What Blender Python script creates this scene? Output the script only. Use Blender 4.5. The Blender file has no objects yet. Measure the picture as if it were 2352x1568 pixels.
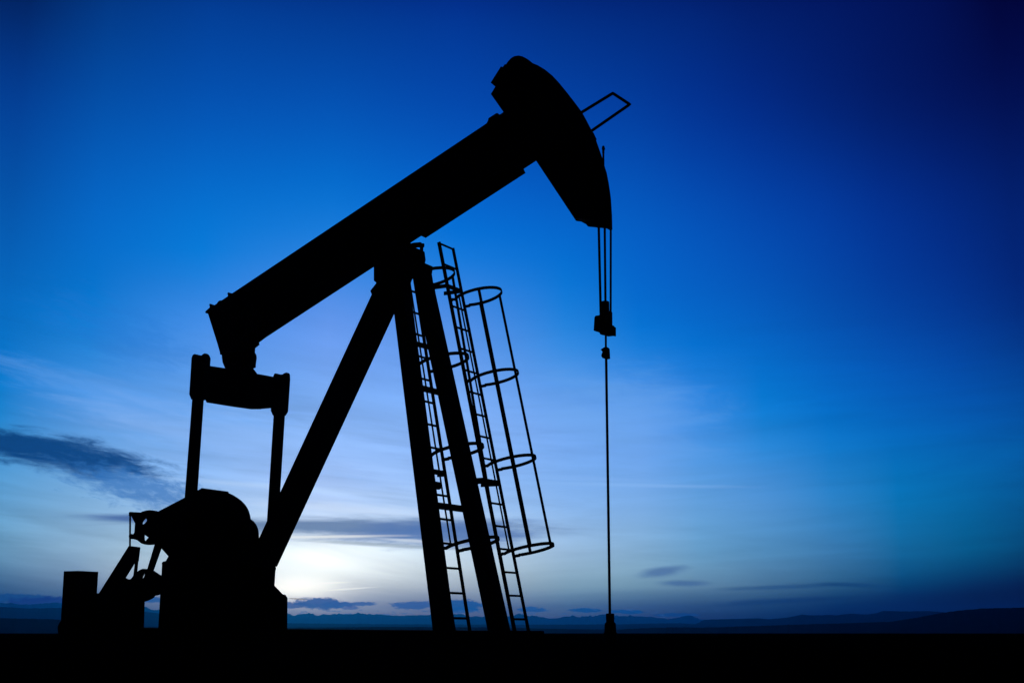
import bpy, bmesh, math, random
from mathutils import Vector, Matrix, noise

random.seed(7)
sc = bpy.context.scene
COL = sc.collection

# ---------------------------------------------------------------- camera
K = 3300.0            # focal length in reference units (frame 2352 x 1568)
CU, CV, HY = 1176.0, 784.0, 1452.0
TH = math.atan((HY - CV) / K)
CAM = Vector((0.0, 0.0, 0.65))
FWD = Vector((0, math.cos(TH), math.sin(TH)))
UPV = Vector((0, -math.sin(TH), math.cos(TH)))
RGT = Vector((1, 0, 0))

cd = bpy.data.cameras.new("camera")
cd.sensor_width = 36.0
cd.lens = 36.0 * K / 2352.0
cd.clip_start = 0.1
cd.clip_end = 60000.0
cam = bpy.data.objects.new("camera", cd)
COL.objects.link(cam)
cam.location = CAM
cam.rotation_euler = (math.pi / 2 + TH, 0, 0)
sc.camera = cam

def ray(u, v):
    return RGT * ((u - CU) / K) + FWD + UPV * ((CV - v) / K)

def azel(u, v):
    d = ray(u, v).normalized()
    return math.degrees(math.atan2(d.x, d.y)), math.degrees(math.asin(d.z))

# ---------------------------------------------------------------- view
sc.view_settings.view_transform = 'Standard'
sc.view_settings.look = 'None'
sc.view_settings.exposure = 0.0
sc.view_settings.gamma = 1.0
sc.view_settings.use_curve_mapping = False
sc.cycles.use_denoising = True
sc.cycles.max_bounces = 6
sc.cycles.volume_bounces = 2

# ---------------------------------------------------------------- world: the dusk sky
SUN_AZ, SUN_EL = azel(676, 1374)
world = bpy.data.worlds.new("World")
sc.world = world
world.use_nodes = True
wt = world.node_tree
wt.nodes.clear()

def lin(c):
    out = []
    for x in c:
        x /= 255.0
        out.append(x / 12.92 if x <= 0.04045 else ((x + 0.055) / 1.055) ** 2.4)
    return out

class NB:
    """small node-expression builder"""
    def __init__(self, tree): self.t = tree
    def _set(self, sock, v):
        if isinstance(v, bpy.types.NodeSocket): self.t.links.new(v, sock)
        else: sock.default_value = v
    def m(self, op, a, b=None, c=None, clamp=False):
        n = self.t.nodes.new('ShaderNodeMath'); n.operation = op; n.use_clamp = clamp
        for i, v in enumerate((a, b, c)):
            if v is not None: self._set(n.inputs[i], v)
        return n.outputs[0]
    def smooth(self, x, a, b, lo=0.0, hi=1.0):
        n = self.t.nodes.new('ShaderNodeMapRange'); n.interpolation_type = 'SMOOTHSTEP'
        self._set(n.inputs['Value'], x)
        n.inputs['From Min'].default_value = a; n.inputs['From Max'].default_value = b
        n.inputs['To Min'].default_value = lo; n.inputs['To Max'].default_value = hi
        return n.outputs['Result']
    def linr(self, x, a, b, lo=0.0, hi=1.0):
        n = self.t.nodes.new('ShaderNodeMapRange'); n.interpolation_type = 'LINEAR'; n.clamp = True
        self._set(n.inputs['Value'], x)
        n.inputs['From Min'].default_value = a; n.inputs['From Max'].default_value = b
        n.inputs['To Min'].default_value = lo; n.inputs['To Max'].default_value = hi
        return n.outputs['Result']
    def vec(self, x, y, z):
        n = self.t.nodes.new('ShaderNodeCombineXYZ')
        for i, v in enumerate((x, y, z)): self._set(n.inputs[i], v)
        return n.outputs[0]
    def noise(self, vec, scale=1.0, detail=4.0, rough=0.5, dist=0.0):
        n = self.t.nodes.new('ShaderNodeTexNoise')
        self.t.links.new(vec, n.inputs['Vector'])
        n.inputs['Scale'].default_value = scale; n.inputs['Detail'].default_value = detail
        n.inputs['Roughness'].default_value = rough; n.inputs['Distortion'].default_value = dist
        return n.outputs['Fac']
    def mix(self, f, a, b, mode='MIX'):
        n = self.t.nodes.new('ShaderNodeMix'); n.data_type = 'RGBA'; n.blend_type = mode
        self._set(n.inputs[0], f)
        for s, v in ((n.inputs[6], a), (n.inputs[7], b)):
            if isinstance(v, bpy.types.NodeSocket): self.t.links.new(v, s)
            else: s.default_value = (*v, 1.0)
        return n.outputs[2]
    def ramp(self, f, stops, interp='LINEAR'):
        n = self.t.nodes.new('ShaderNodeValToRGB'); n.color_ramp.interpolation = interp
        self.t.links.new(f, n.inputs[0])
        cr = n.color_ramp
        while len(cr.elements) < len(stops): cr.elements.new(0.5)
        for e, (p, c) in zip(cr.elements, sorted(stops)):
            pass
        ss = sorted(stops)
        for i, (p, c) in enumerate(ss):
            cr.elements[i].position = p
        for i, (p, c) in enumerate(ss):
            cr.elements[i].color = (*c, 1.0)
        return n.outputs[0]

W = NB(wt)
tc = wt.nodes.new('ShaderNodeTexCoord')
sep = wt.nodes.new('ShaderNodeSeparateXYZ')
wt.links.new(tc.outputs['Generated'], sep.inputs[0])
DX, DY, DZ = sep.outputs
R2D = 180.0 / math.pi
AZ = W.m('MULTIPLY', W.m('ARCTAN2', DX, DY), R2D)          # degrees, 0 = straight ahead, + = right
EL = W.m('MULTIPLY', W.m('ARCSINE', W.m('MINIMUM', W.m('MAXIMUM', DZ, -1.0), 1.0)), R2D)

# colour of the clear dusk sky: elevation rows by bearing columns
# (red is given below zero where the blue is so deep that no red is left)
SKY_U = (0, 200, 450, 750, 1050, 1300, 1470, 1600, 1750, 1900, 2050, 2200, 2352)
SKY = {
 0:    [(-20,18,70),(-20,45,118),(-20,54,138),(-20,52,137),(-20,48,138),(-20,42,124),(-20,38,118),(-20,34,112),(-20,28,100),(-20,23,94),(-20,18,85),(-18,12,73),(-6,4,46)],
 48:   [(-20,32,90),(-20,55,130),(-20,62,148),(-20,60,147),(-20,56,148),(-20,49,134),(-20,44,127),(-20,40,121),(-20,33,109),(-20,28,101),(-20,23,92),(-20,18,81),(-10,8,56)],
 272:  [(-25,60,142),(-25,78,165),(-20,84,178),(-20,86,182),(-20,77,176),(-20,70,167),(-25,64,159),(-25,55,149),(-25,46,136),(-25,38,120),(-25,30,104),(-25,23,91),(-20,17,78)],
 514:  [(-30,84,168),(-40,102,195),(-24,114,208),(15,120,214),(-10,110,211),(-20,101,201),(-25,92,192),(-25,83,183),(-25,72,171),(-25,62,159),(-25,50,142),(-25,41,126),(-25,33,108)],
 726:  [(-18,104,188),(-4,118,205),(54,134,222),(92,147,231),(74,140,226),(26,127,217),(-12,111,207),(-20,102,198),(-25,92,187),(-25,79,172),(-25,66,158),(-25,55,143),(-25,43,122)],
 938:  [(8,124,203),(75,147,222),(104,163,233),(126,174,240),(124,172,240),(104,161,235),(86,150,230),(50,136,222),(6,122,208),(-12,108,197),(-20,95,184),(-20,84,171),(-20,73,152)],
 1119: [(82,154,208),(112,166,214),(140,182,232),(168,199,247),(150,190,242),(126,175,235),(115,168,229),(92,156,219),(70,142,210),(34,126,196),(-2,112,180),(-12,102,168),(-20,88,152)],
 1270: [(92,144,178),(132,168,196),(176,202,216),(216,228,234),(190,212,228),(150,184,214),(128,171,204),(100,155,195),(80,140,185),(55,120,170),(15,102,153),(-5,88,134),(-15,68,110)],
 1340: [(50,96,134),(95,125,155),(165,178,192),(192,200,206),(158,174,188),(122,157,179),(108,147,170),(92,133,163),(68,113,148),(40,94,132),(2,72,116),(-8,56,98),(-10,42,80)],
 1391: [(5,58,105),(40,80,120),(95,112,144),(126,138,164),(92,114,150),(66,104,143),(48,89,132),(36,80,122),(22,71,112),(3,56,100),(-5,44,88),(-8,30,72),(-8,22,56)],
 1432: [(0,40,85),(10,55,95),(50,76,120),(80,95,135),(55,80,125),(40,74,125),(26,64,114),(14,56,104),(5,50,95),(0,42,84),(-5,32,70),(-8,22,56),(-8,15,42)],
}
def sky_at(i, v):
    ks = sorted(SKY)
    v = min(max(v, ks[0]), ks[-1])
    for j in range(len(ks) - 1):
        if v <= ks[j + 1]: break
    k0, k1, k2, k3 = ks[max(j - 1, 0)], ks[j], ks[j + 1], ks[min(j + 2, len(ks) - 1)]
    f = (v - k1) / (k2 - k1)
    out = []
    for c in range(3):
        p0, p1, p2, p3 = (SKY[k][i][c] for k in (k0, k1, k2, k3))
        m1 = (p2 - p0) / (k2 - k0) * (k2 - k1); m2 = (p3 - p1) / (k3 - k1) * (k2 - k1)
        x = (2 * f**3 - 3 * f**2 + 1) * p1 + (f**3 - 2 * f**2 + f) * m1 + (-2 * f**3 + 3 * f**2) * p2 + (f**3 - f**2) * m2
        out.append(max(0.0, x))
    return out
# the haze dims the low sky and adds its own light: brighten the sky behind it to suit
HAZE_D, HAZE_TOP, HAZE_R = 0.00011, 180.0, 10300.0
AIR = (0.003, 0.080, 0.255)
def behind(c, v, u):
    az_, el_ = azel(u, v)
    path = min(HAZE_TOP / math.sin(math.radians(max(el_, 0.05))), HAZE_R)
    t = math.exp(-HAZE_D * path)
    g = 1.0 - 0.4 * (-8 - az_) / 11 if az_ < -8 else 1.0 if az_ < -2 else max(0.1, 1.0 - 0.5 * (az_ + 2) / 20.7)
    return [max(0.0, x - a * g * (1 - t)) / t for x, a in zip(lin(c), AIR)]
cols = []
ELMAX = 90.0
for i, u in enumerate(SKY_U):
    stops = []
    for v in [0, 60, 120, 180, 240, 300, 360, 420, 480, 540, 600, 650, 700, 750, 800, 860, 920, 980, 1040, 1100, 1160, 1220, 1270, 1310, 1345, 1375, 1400, 1432]:
        stops.append((max(0.0, azel(CU, v)[1]) / ELMAX, behind(sky_at(i, v), v, u)))
    top = lin(sky_at(i, 0))
    stops.append((33 / ELMAX, [x * 0.55 for x in top]))
    stops.append((50 / ELMAX, [x * 0.18 for x in top]))
    stops.append((90 / ELMAX, [x * 0.08 for x in top]))
    cols.append((azel(u, 900)[0], W.ramp(W.m('DIVIDE', EL, ELMAX), stops, 'LINEAR')))
base = cols[0][1]
for (a0, _), (a1, c1) in zip(cols, cols[1:]):
    base = W.mix(W.linr(AZ, a0, a1), base, c1)
# ---- cirrus: faint streaks combed along the wind
SK = W.m('ADD', EL, W.m('MULTIPLY', AZ, 0.16))
SK2 = W.m('ADD', EL, W.m('MULTIPLY', AZ, -0.06))
lowband = W.m('MULTIPLY', W.smooth(EL, 15.0, 6.0), 1.0)
n1 = W.noise(W.vec(W.m('MULTIPLY', AZ, 0.10), W.m('MULTIPLY', SK, 0.85), 1.7), 1.0, 6.0, 0.55, 0.5)
n2 = W.noise(W.vec(W.m('MULTIPLY', AZ, 0.12), W.m('MULTIPLY', SK2, 1.6), 9.1), 1.0, 6.0, 0.58, 0.4)
leftw = W.smooth(AZ, 3.0, -6.0)
cir = W.m('ADD', W.m('MULTIPLY', n1, leftw), W.m('MULTIPLY', n2, W.m('SUBTRACT', 1.0, leftw)))
n3 = W.noise(W.vec(W.m('MULTIPLY', AZ, 0.22), W.m('MULTIPLY', W.m('ADD', EL, W.m('MULTIPLY', AZ, 0.09)), 3.2), 21.0), 1.0, 6.0, 0.6, 0.6)
patch = W.smooth(W.noise(W.vec(W.m('MULTIPLY', AZ, 0.16), W.m('MULTIPLY', EL, 0.22), 5.0), 1.0, 2.0, 0.5), 0.42, 0.62)
cir = W.m('ADD', cir, W.m('MULTIPLY', W.m('MULTIPLY', W.m('SUBTRACT', n3, 0.5), patch), 0.55))
cir = W.m('MULTIPLY', W.m('SUBTRACT', cir, 0.5), lowband)
gain = W.m('ADD', 1.0, W.m('MULTIPLY', cir, W.m('ADD', 0.36, W.m('MULTIPLY', leftw, 0.40))))
gv = wt.nodes.new('ShaderNodeVectorMath'); gv.operation = 'SCALE'
wt.links.new(base, gv.inputs[0]); wt.links.new(gain, gv.inputs['Scale'])
base = gv.outputs[0]

# ---- the glow round the sun that is going down behind the far clouds
def gauss(u, v, ru, rv):
    a, e = azel(u, v)
    sa, se = ru / K * R2D, rv / K * R2D
    x = W.m('DIVIDE', W.m('SUBTRACT', AZ, a), sa)
    y = W.m('DIVIDE', W.m('SUBTRACT', EL, e), se)
    q = W.m('ADD', W.m('MULTIPLY', x, x), W.m('MULTIPLY', y, y))
    return W.m('POWER', 2.718, W.m('MULTIPLY', q, -1.0))
def add(basec, f, col, strength):
    n = wt.nodes.new('ShaderNodeVectorMath'); n.operation = 'SCALE'
    n.inputs[0].default_value = col
    wt.links.new(W.m('MULTIPLY', f, strength), n.inputs['Scale'])
    a = wt.nodes.new('ShaderNodeVectorMath'); a.operation = 'ADD'
    wt.links.new(basec, a.inputs[0]); wt.links.new(n.outputs[0], a.inputs[1])
    return a.outputs[0]
base = add(base, gauss(725, 1288, 190, 46), (1.0, 0.97, 0.86), 0.50)
base = add(base, gauss(676, 1356, 100, 30), (1.0, 0.90, 0.66), 1.05)

# ---- single clouds
def blob(u, v, ru, rv, slope=0.0, seed=0.0, nz=1.0, fx=0.5, fy=2.4, soft=0.55, flat=0.0):
    """soft mask of one cloud: an ellipse round (u, v) whose edge is torn by noise"""
    a, e = azel(u, v)
    sa, se = ru / K * R2D, rv / K * R2D
    dx = W.m('SUBTRACT', AZ, a)
    dy = W.m('ADD', W.m('SUBTRACT', EL, e), W.m('MULTIPLY', dx, slope))
    x = W.m('DIVIDE', dx, sa); y = W.m('DIVIDE', dy, se)
    q = W.m('SQRT', W.m('ADD', W.m('MULTIPLY', x, x), W.m('MULTIPLY', y, y)))
    n = W.noise(W.vec(W.m('MULTIPLY', AZ, fx), W.m('MULTIPLY', dy, fy), seed), 1.0, 9.0, 0.66, 0.45)
    d = W.m('ADD', q, W.m('MULTIPLY', W.m('SUBTRACT', n, 0.5), nz * 2.0))
    return W.smooth(d, 1.0 + soft * 0.5, 1.0 - soft), u, v
def cloud(basec, mask, col, k):
    mask, u, v = mask
    return W.mix(W.m('MULTIPLY', mask, k), basec, behind(col, v, u))

base = cloud(base, blob(560, 1010, 330, 60, 0.16, 70.0, 1.3, 0.3, 2.0, 0.9), (146, 188, 246), 0.42)
base = cloud(base, blob(1440, 960, 190, 95, 0.06, 71.0, 1.4, 0.3, 1.2, 1.0), (114, 171, 234), 0.36)
base = cloud(base, blob(250, 900, 260, 30, 0.22, 72.0, 1.3, 0.4, 2.6, 0.9), (96, 158, 230), 0.45)
base = cloud(base, blob(60, 1028, 200, 38, 0.10, 3.0, 1.05, 0.6, 2.6, 0.6), (0, 66, 122), 1.0)
base = cloud(base, blob(200, 1054, 165, 36, 0.13, 4.0, 1.15, 0.7, 2.8, 0.65), (0, 68, 126), 0.98)
base = cloud(base, blob(320, 1120, 160, 40, 0.2, 6.0, 1.5, 1.5, 4.2, 0.8), (44, 112, 182), 0.75)
base = cloud(base, blob(270, 760, 150, 60, 0.25, 8.0, 1.6, 0.9, 3.2, 1.0), (30, 116, 205), 0.42)
base = cloud(base, blob(372, 1191, 185, 11, 0.0, 12.0, 0.4, 0.35, 4.0, 0.6), (68, 104, 158), 0.95)
base = cloud(base, blob(420, 1178, 70, 6, 0.0, 13.0, 0.5, 0.4, 4.0, 0.6), (88, 120, 176), 0.7)
base = cloud(base, blob(790, 1211, 440, 25, 0.0, 15.0, 0.8, 0.26, 3.0, 0.7), (98, 126, 164), 0.95)
base = cloud(base, blob(1030, 1224, 230, 34, 0.0, 17.0, 0.8, 0.35, 3.0, 0.7), (76, 114, 172), 0.9)
base = cloud(base, blob(880, 1251, 180, 5, 0.05, 18.0, 0.6, 0.3, 6.0, 0.7), (128, 146, 160), 0.55)
base = cloud(base, blob(760, 1232, 160, 4, -0.02, 19.0, 0.6, 0.3, 6.0, 0.8), (236, 240, 238), 0.7)
base = cloud(base, blob(960, 1242, 90, 4, 0.06, 20.0, 0.6, 0.4, 6.0, 0.8), (216, 226, 236), 0.55)
base = cloud(base, blob(795, 1352, 70, 2.2, -0.07, 21.0, 0.4, 0.5, 4.0, 0.8), (240, 242, 240), 0.6)
base = cloud(base, blob(735, 1339, 62, 2.4, -0.05, 22.0, 0.4, 0.5, 4.0, 0.8), (250, 252, 250), 0.6)
base = cloud(base, blob(1520, 1312, 56, 12, -0.12, 23.0, 0.5, 0.8, 3.0, 0.7), (66, 106, 156), 0.75)
base = cloud(base, blob(1574, 1339, 58, 8, 0.0, 24.0, 0.4, 0.8, 3.0, 0.7), (60, 102, 150), 0.75)
base = cloud(base, blob(1830, 1346, 180, 5.5, -0.03, 25.0, 0.7, 0.6, 4.0, 0.8), (20, 74, 122), 0.55)
base = cloud(base, blob(1960, 1343, 90, 5, 0.05, 26.0, 0.6, 0.6, 4.0, 0.8), (0, 60, 108), 0.5)
base = cloud(base, blob(1800, 1379, 150, 7, -0.04, 27.0, 0.6, 0.5, 4.0, 0.8), (6, 60, 108), 0.6)
base = cloud(base, blob(1420, 1113, 250, 5, 0.03, 60.0, 0.6, 0.3, 4.0, 0.9), (136, 184, 240), 0.5)
base = cloud(base, blob(1330, 1098, 200, 6, 0.04, 61.0, 0.8, 0.3, 3.0, 0.9), (134, 182, 242), 0.4)
base = cloud(base, blob(640, 1118, 240, 7, 0.06, 62.0, 0.7, 0.3, 3.0, 0.9), (182, 212, 248), 0.5)
base = cloud(base, blob(820, 1170, 240, 12, 0.06, 63.0, 1.0, 0.3, 2.6, 0.9), (206, 224, 248), 0.5)
base = cloud(base, blob(2260, 1048, 120, 14, -0.22, 64.0, 0.8, 0.4, 2.0, 0.9), (0, 96, 168), 0.55)
# low cumulus banks over the mountains
def cumulus(u, v, ru, rv, slope, seed, col, k=0.93, nz=0.95):
    global base
    base = cloud(base, blob(u, v, ru, rv, slope, seed, nz, 2.6, 6.5, 0.28), col, k)
cumulus(40, 1372, 90, 9, 0.0, 30.0, (0, 66, 120), 0.85)
cumulus(110, 1382, 90, 12, 0.0, 30.5, (0, 52, 112), 0.85)
cumulus(345, 1376, 36, 7, 0.0, 31.0, (24, 80, 140))
cumulus(662, 1389, 62, 7, 0.0, 32.0, (54, 84, 140))
cumulus(735, 1385, 58, 13, 0.03, 33.0, (44, 84, 144), 0.97)
cumulus(775, 1388, 40, 8, 0.03, 33.5, (40, 84, 146), 0.97)
cumulus(683, 1374.5, 22, 1.4, 0.06, 34.0, (120, 110, 70), 0.8, 0.3)
cumulus(832, 1386, 36, 4.5, 0.0, 35.0, (48, 88, 148))
cumulus(806, 1395, 18, 4.5, 0.0, 35.5, (56, 88, 148), 0.8)
cumulus(950, 1389, 52, 9, -0.03, 36.0, (40, 86, 148))
cumulus(1062, 1389, 52, 13, 0.05, 37.0, (6, 82, 146))
cumulus(1045, 1400, 60, 7, 0.0, 37.5, (6, 84, 148), 0.8)
cumulus(1222, 1399, 36, 6, 0.0, 38.0, (18, 84, 146), 0.9)
cumulus(1345, 1401, 40, 5, 0.0, 39.0, (0, 80, 140))
cumulus(1440, 1404, 44, 4.5, 0.03, 40.0, (0, 78, 138))
cumulus(1550, 1412, 56, 4.5, 0.0, 41.0, (0, 72, 130), 0.8)
puff = W.noise(W.vec(W.m('MULTIPLY', AZ, 1.9), W.m('MULTIPLY', EL, 6.4), 50.0), 1.0, 5.0, 0.6, 0.2)
pm = W.m('MULTIPLY', W.smooth(puff, 0.55, 0.62), W.m('MULTIPLY', W.smooth(EL, 1.05, 0.85), W.smooth(AZ, 9.0, 6.5)))
base = cloud(base, (pm, 1150, 1405), (40, 92, 150), 0.55)

# the sky behind and beside the camera has already gone dark
away = W.smooth(W.m('ABSOLUTE', AZ), 22.0, 58.0, 1.0, 0.02)
base = W.mix(W.m('SUBTRACT', 1.0, away), base, (0.0, 0.0002, 0.0012))

# below the horizon nothing shines
base = W.mix(W.smooth(EL, -0.4, -3.0), base, (0.0, 0.0, 0.0))

bg = wt.nodes.new('ShaderNodeBackground')
wt.links.new(base, bg.inputs['Color'])
bg.inputs['Strength'].default_value = 1.0
# the last of the warm light of the real low sun
sky = wt.nodes.new('ShaderNodeTexSky')
sky.sky_type = 'NISHITA'
sky.sun_disc = False
sky.sun_elevation = math.radians(max(SUN_EL, 0.2))
sky.sun_rotation = math.radians(SUN_AZ)
bg2 = wt.nodes.new('ShaderNodeBackground')
wt.links.new(sky.outputs[0], bg2.inputs['Color'])
bg2.inputs['Strength'].default_value = 0.0006
ads = wt.nodes.new('ShaderNodeAddShader')
wt.links.new(bg.outputs[0], ads.inputs[0]); wt.links.new(bg2.outputs[0], ads.inputs[1])
wo = wt.nodes.new('ShaderNodeOutputWorld')
wt.links.new(ads.outputs[0], wo.inputs['Surface'])
world.cycles.sampling_method = 'MANUAL'
world.cycles.sample_map_resolution = 1024

# ---------------------------------------------------------------- sun (almost down)
sl = bpy.data.lights.new("sun", 'SUN')
sl.energy = 0.02
sl.angle = math.radians(0.5)
sl.color = (1.0, 0.86, 0.68)
so = bpy.data.objects.new("sun", sl)
COL.objects.link(so)
sd = Vector((math.sin(math.radians(SUN_AZ)) * math.cos(math.radians(SUN_EL)),
             math.cos(math.radians(SUN_AZ)) * math.cos(math.radians(SUN_EL)),
             math.sin(math.radians(SUN_EL))))
so.rotation_euler = (-sd).to_track_quat('-Z', 'Y').to_euler()
so.location = sd * 50

# ---------------------------------------------------------------- materials
def material(name, c0, c1, rough=0.8, spec=0.1, scale=6.0, metal=0.0, bump=0.0):
    m = bpy.data.materials.new(name); m.use_nodes = True
    t = m.node_tree; b = t.nodes['Principled BSDF']
    B = NB(t)
    tcn = t.nodes.new('ShaderNodeTexCoord')
    n = B.noise(tcn.outputs['Object'], scale, 6.0, 0.6)
    t.links.new(B.ramp(n, [(0.35, c0), (0.68, c1)]), b.inputs['Base Color'])
    b.inputs['Roughness'].default_value = rough
    b.inputs['Specular IOR Level'].default_value = spec
    b.inputs['Metallic'].default_value = metal
    if bump:
        bn = t.nodes.new('ShaderNodeBump'); bn.inputs['Strength'].default_value = bump
        t.links.new(n, bn.inputs['Height']); t.links.new(bn.outputs[0], b.inputs['Normal'])
    return m
STEEL = material("dark_painted_steel", (0.008, 0.008, 0.009), (0.016, 0.014, 0.013), 0.75, 0.04, 5.0)
RUST = material("weathered_steel", (0.010, 0.009, 0.008), (0.022, 0.014, 0.010), 0.85, 0.03, 9.0)
CABLE = material("wire_rope", (0.008, 0.008, 0.008), (0.014, 0.013, 0.012), 0.8, 0.04, 40.0)
RUBBER = material("black_rubber", (0.006, 0.006, 0.006), (0.010, 0.010, 0.010), 0.9, 0.03, 20.0)
CONC = material("dark_concrete", (0.012, 0.012, 0.012), (0.022, 0.021, 0.020), 0.95, 0.02, 3.0)
SOIL = material("dark_soil", (0.006, 0.0055, 0.005), (0.012, 0.010, 0.008), 1.0, 0.0, 0.8)
HILL = material("wooded_hill", (0.010, 0.012, 0.010), (0.022, 0.024, 0.018), 1.0, 0.0, 0.01)
ROCK = material("mountain_rock", (0.03, 0.03, 0.032), (0.06, 0.06, 0.062), 1.0, 0.0, 0.006)
WATER = material("lake_water", (0.01, 0.015, 0.02), (0.012, 0.018, 0.024), 0.12, 0.5, 0.05)

# ---------------------------------------------------------------- geometry frame of the machine
hd = ray(3076, HY); AL = math.atan2(hd.x, hd.y)
T = Vector((math.sin(AL), math.cos(AL), 0))          # across the machine, near -> far
L = Vector((math.cos(AL), -math.sin(AL), 0))         # along the machine, rear -> well
Z = Vector((0, 0, 1))
r0 = ray(920, HY)
ORG = CAM + r0 * (20.0 / r0.y); ORG.z = 0.0
VPT = (3076.0, HY)

def P(u, v, t):
    """point of the machine's lengthwise plane number t seen in direction (u, v)"""
    d = ray(u, v)
    k = (t - (CAM - ORG).dot(T)) / d.dot(T)
    return CAM + d * k
def SZ(u, v, t):
    p = P(u, v, t); return Vector(((p - ORG).dot(L), p.z))
def W3(s, z, t): return ORG + L * s + T * t + Z * z
def proj(p):
    d = p - CAM; f = d.dot(FWD)
    return (CU + K * d.x / f, CV - K * d.dot(UPV) / f)

def outline(pts, t0, t1):
    """side outline (s, z) of a plate that lies between planes t0 and t1"""
    n = len(pts)
    A = sum(pts[i][0] * pts[(i + 1) % n][1] - pts[(i + 1) % n][0] * pts[i][1] for i in range(n))
    sg = 1.0 if A > 0 else -1.0
    fl = []
    for i in range(n):
        a, b = pts[i], pts[(i + 1) % n]
        nx, ny = sg * (b[1] - a[1]), -sg * (b[0] - a[0])
        mx, my = (a[0] + b[0]) / 2, (a[1] + b[1]) / 2
        fl.append(t1 if nx * (VPT[0] - mx) + ny * (VPT[1] - my) > 0 else t0)
    out = []
    for i in range(n):
        ta, tb = fl[i - 1], fl[i]
        p = pts[i]
        if ta == tb: out.append(SZ(*p, ta)); continue
        a0, a1 = SZ(*pts[i - 1], ta), SZ(*p, ta)
        b0, b1 = SZ(*p, tb), SZ(*pts[(i + 1) % n], tb)
        avg = (a1 + b0) / 2
        da, db = a1 - a0, b1 - b0
        den = da.x * db.y - da.y * db.x
        if abs(den) > 0.12 * da.length * db.length:
            w = b0 - a0
            k = (w.x * db.y - w.y * db.x) / den
            q = a0 + da * k
            if (q - avg).length < 1.3 * abs(t1 - t0): out.append(q); continue
        out.append(avg)
    return out

def prism(bm, sz, t0, t1):
    a = [bm.verts.new(W3(p[0], p[1], t0)) for p in sz]
    b = [bm.verts.new(W3(p[0], p[1], t1)) for p in sz]
    bm.faces.new(a); bm.faces.new(list(reversed(b)))
    n = len(sz)
    for i in range(n):
        bm.faces.new((a[i], b[i], b[(i + 1) % n], a[(i + 1) % n]))
def bool_mesh(bm_a, bm_b, op):
    """boolean of two closed bmeshes, as a new bmesh"""
    obs = []
    for b in (bm_a, bm_b):
        bmesh.ops.recalc_face_normals(b, faces=b.faces)
        me = bpy.data.meshes.new("tmp"); b.to_mesh(me)
        o = bpy.data.objects.new("tmp", me); COL.objects.link(o); obs.append(o)
    md = obs[0].modifiers.new("b", 'BOOLEAN'); md.operation = op; md.solver = 'EXACT'; md.object = obs[1]
    dg = bpy.context.evaluated_depsgraph_get()
    me = bpy.data.meshes.new_from_object(obs[0].evaluated_get(dg))
    out = bmesh.new(); out.from_mesh(me)
    bpy.data.meshes.remove(me)
    for o in obs:
        m = o.data; bpy.data.objects.remove(o); bpy.data.meshes.remove(m)
    return out
def merge(bm, other):
    me = bpy.data.meshes.new("tmp"); other.to_mesh(me); bm.from_mesh(me); bpy.data.meshes.remove(me); other.free()
def flat(pts, t): return [SZ(u, v, t) for u, v in pts]
def plate(bm, pts, t0, t1, tm=None, web=0.016, holes=()):
    """a built-up part between planes t0 and t1: a central plate with the whole outline,
    and a full-width body that keeps inside it"""
    tm = (t0 + t1) / 2 if tm is None else tm
    if t1 - t0 < 0.05:
        web = (t1 - t0) / 2
    w = bmesh.new(); prism(w, flat(pts, tm), tm - web, tm + web)
    for h in holes:
        c = bmesh.new(); prism(c, flat(h, tm), tm - 1, tm + 1)
        w = bool_mesh(w, c, 'DIFFERENCE')
    merge(bm, w)
    if t1 - t0 >= 0.05:
        A = bmesh.new(); prism(A, flat(pts, t0), t0, t1)
        B = bmesh.new(); prism(B, flat(pts, t1), t0 - 0.01, t1 + 0.01)
        r = bool_mesh(A, B, 'INTERSECT')
        for h in holes:
            c = bmesh.new(); prism(c, flat(h, tm), tm - 1, tm + 1)
            r = bool_mesh(r, c, 'DIFFERENCE')
        if len(r.faces) > 3: merge(bm, r)

def bar(bm, p, q, w, d, side=None):
    """square bar p -> q; w across 'side', d across the other way"""
    p, q = Vector(p), Vector(q)
    ax = (q - p).normalized()
    s = Vector(side) if side is not None else T
    s = (s - ax * s.dot(ax)).normalized()
    o = ax.cross(s).normalized()
    vs = []
    for c in (p, q):
        for i, j in ((-1, -1), (1, -1), (1, 1), (-1, 1)):
            vs.append(bm.verts.new(c + s * (i * w / 2) + o * (j * d / 2)))
    for f in ((0, 1, 2, 3), (7, 6, 5, 4), (0, 4, 5, 1), (1, 5, 6, 2), (2, 6, 7, 3), (3, 7, 4, 0)):
        bm.faces.new([vs[i] for i in f])

def sweep(bm, pts, rad, n=10, closed=False, ref=None, flat=None):
    """tube (or flat bar: flat = (thickness, height) with height along ref) through points"""
    pts = [Vector(p) for p in pts]
    m = len(pts); rings = []
    for i, p in enumerate(pts):
        if closed: tg = (pts[(i + 1) % m] - pts[i - 1]).normalized()
        else: tg = (pts[min(i + 1, m - 1)] - pts[max(i - 1, 0)]).normalized()
        rf = Vector(ref) if ref is not None else (Z if abs(tg.z) < 0.9 else L)
        rf = (rf - tg * rf.dot(tg)).normalized()
        o = tg.cross(rf)
        if flat:
            ring = [p + o * (a * flat[0] / 2) + rf * (b * flat[1] / 2) for a, b in ((-1, -1), (1, -1), (1, 1), (-1, 1))]
        else:
            ring = [p + (o * math.cos(2 * math.pi * k / n) + rf * math.sin(2 * math.pi * k / n)) * rad for k in range(n)]
        rings.append([bm.verts.new(v) for v in ring])
    nn = len(rings[0])
    for i in range(m if closed else m - 1):
        a, b = rings[i], rings[(i + 1) % m]
        for k in range(nn):
            bm.faces.new((a[k], a[(k + 1) % nn], b[(k + 1) % nn], b[k]))
    if not closed:
        bm.faces.new(list(reversed(rings[0]))); bm.faces.new(rings[-1])

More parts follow.
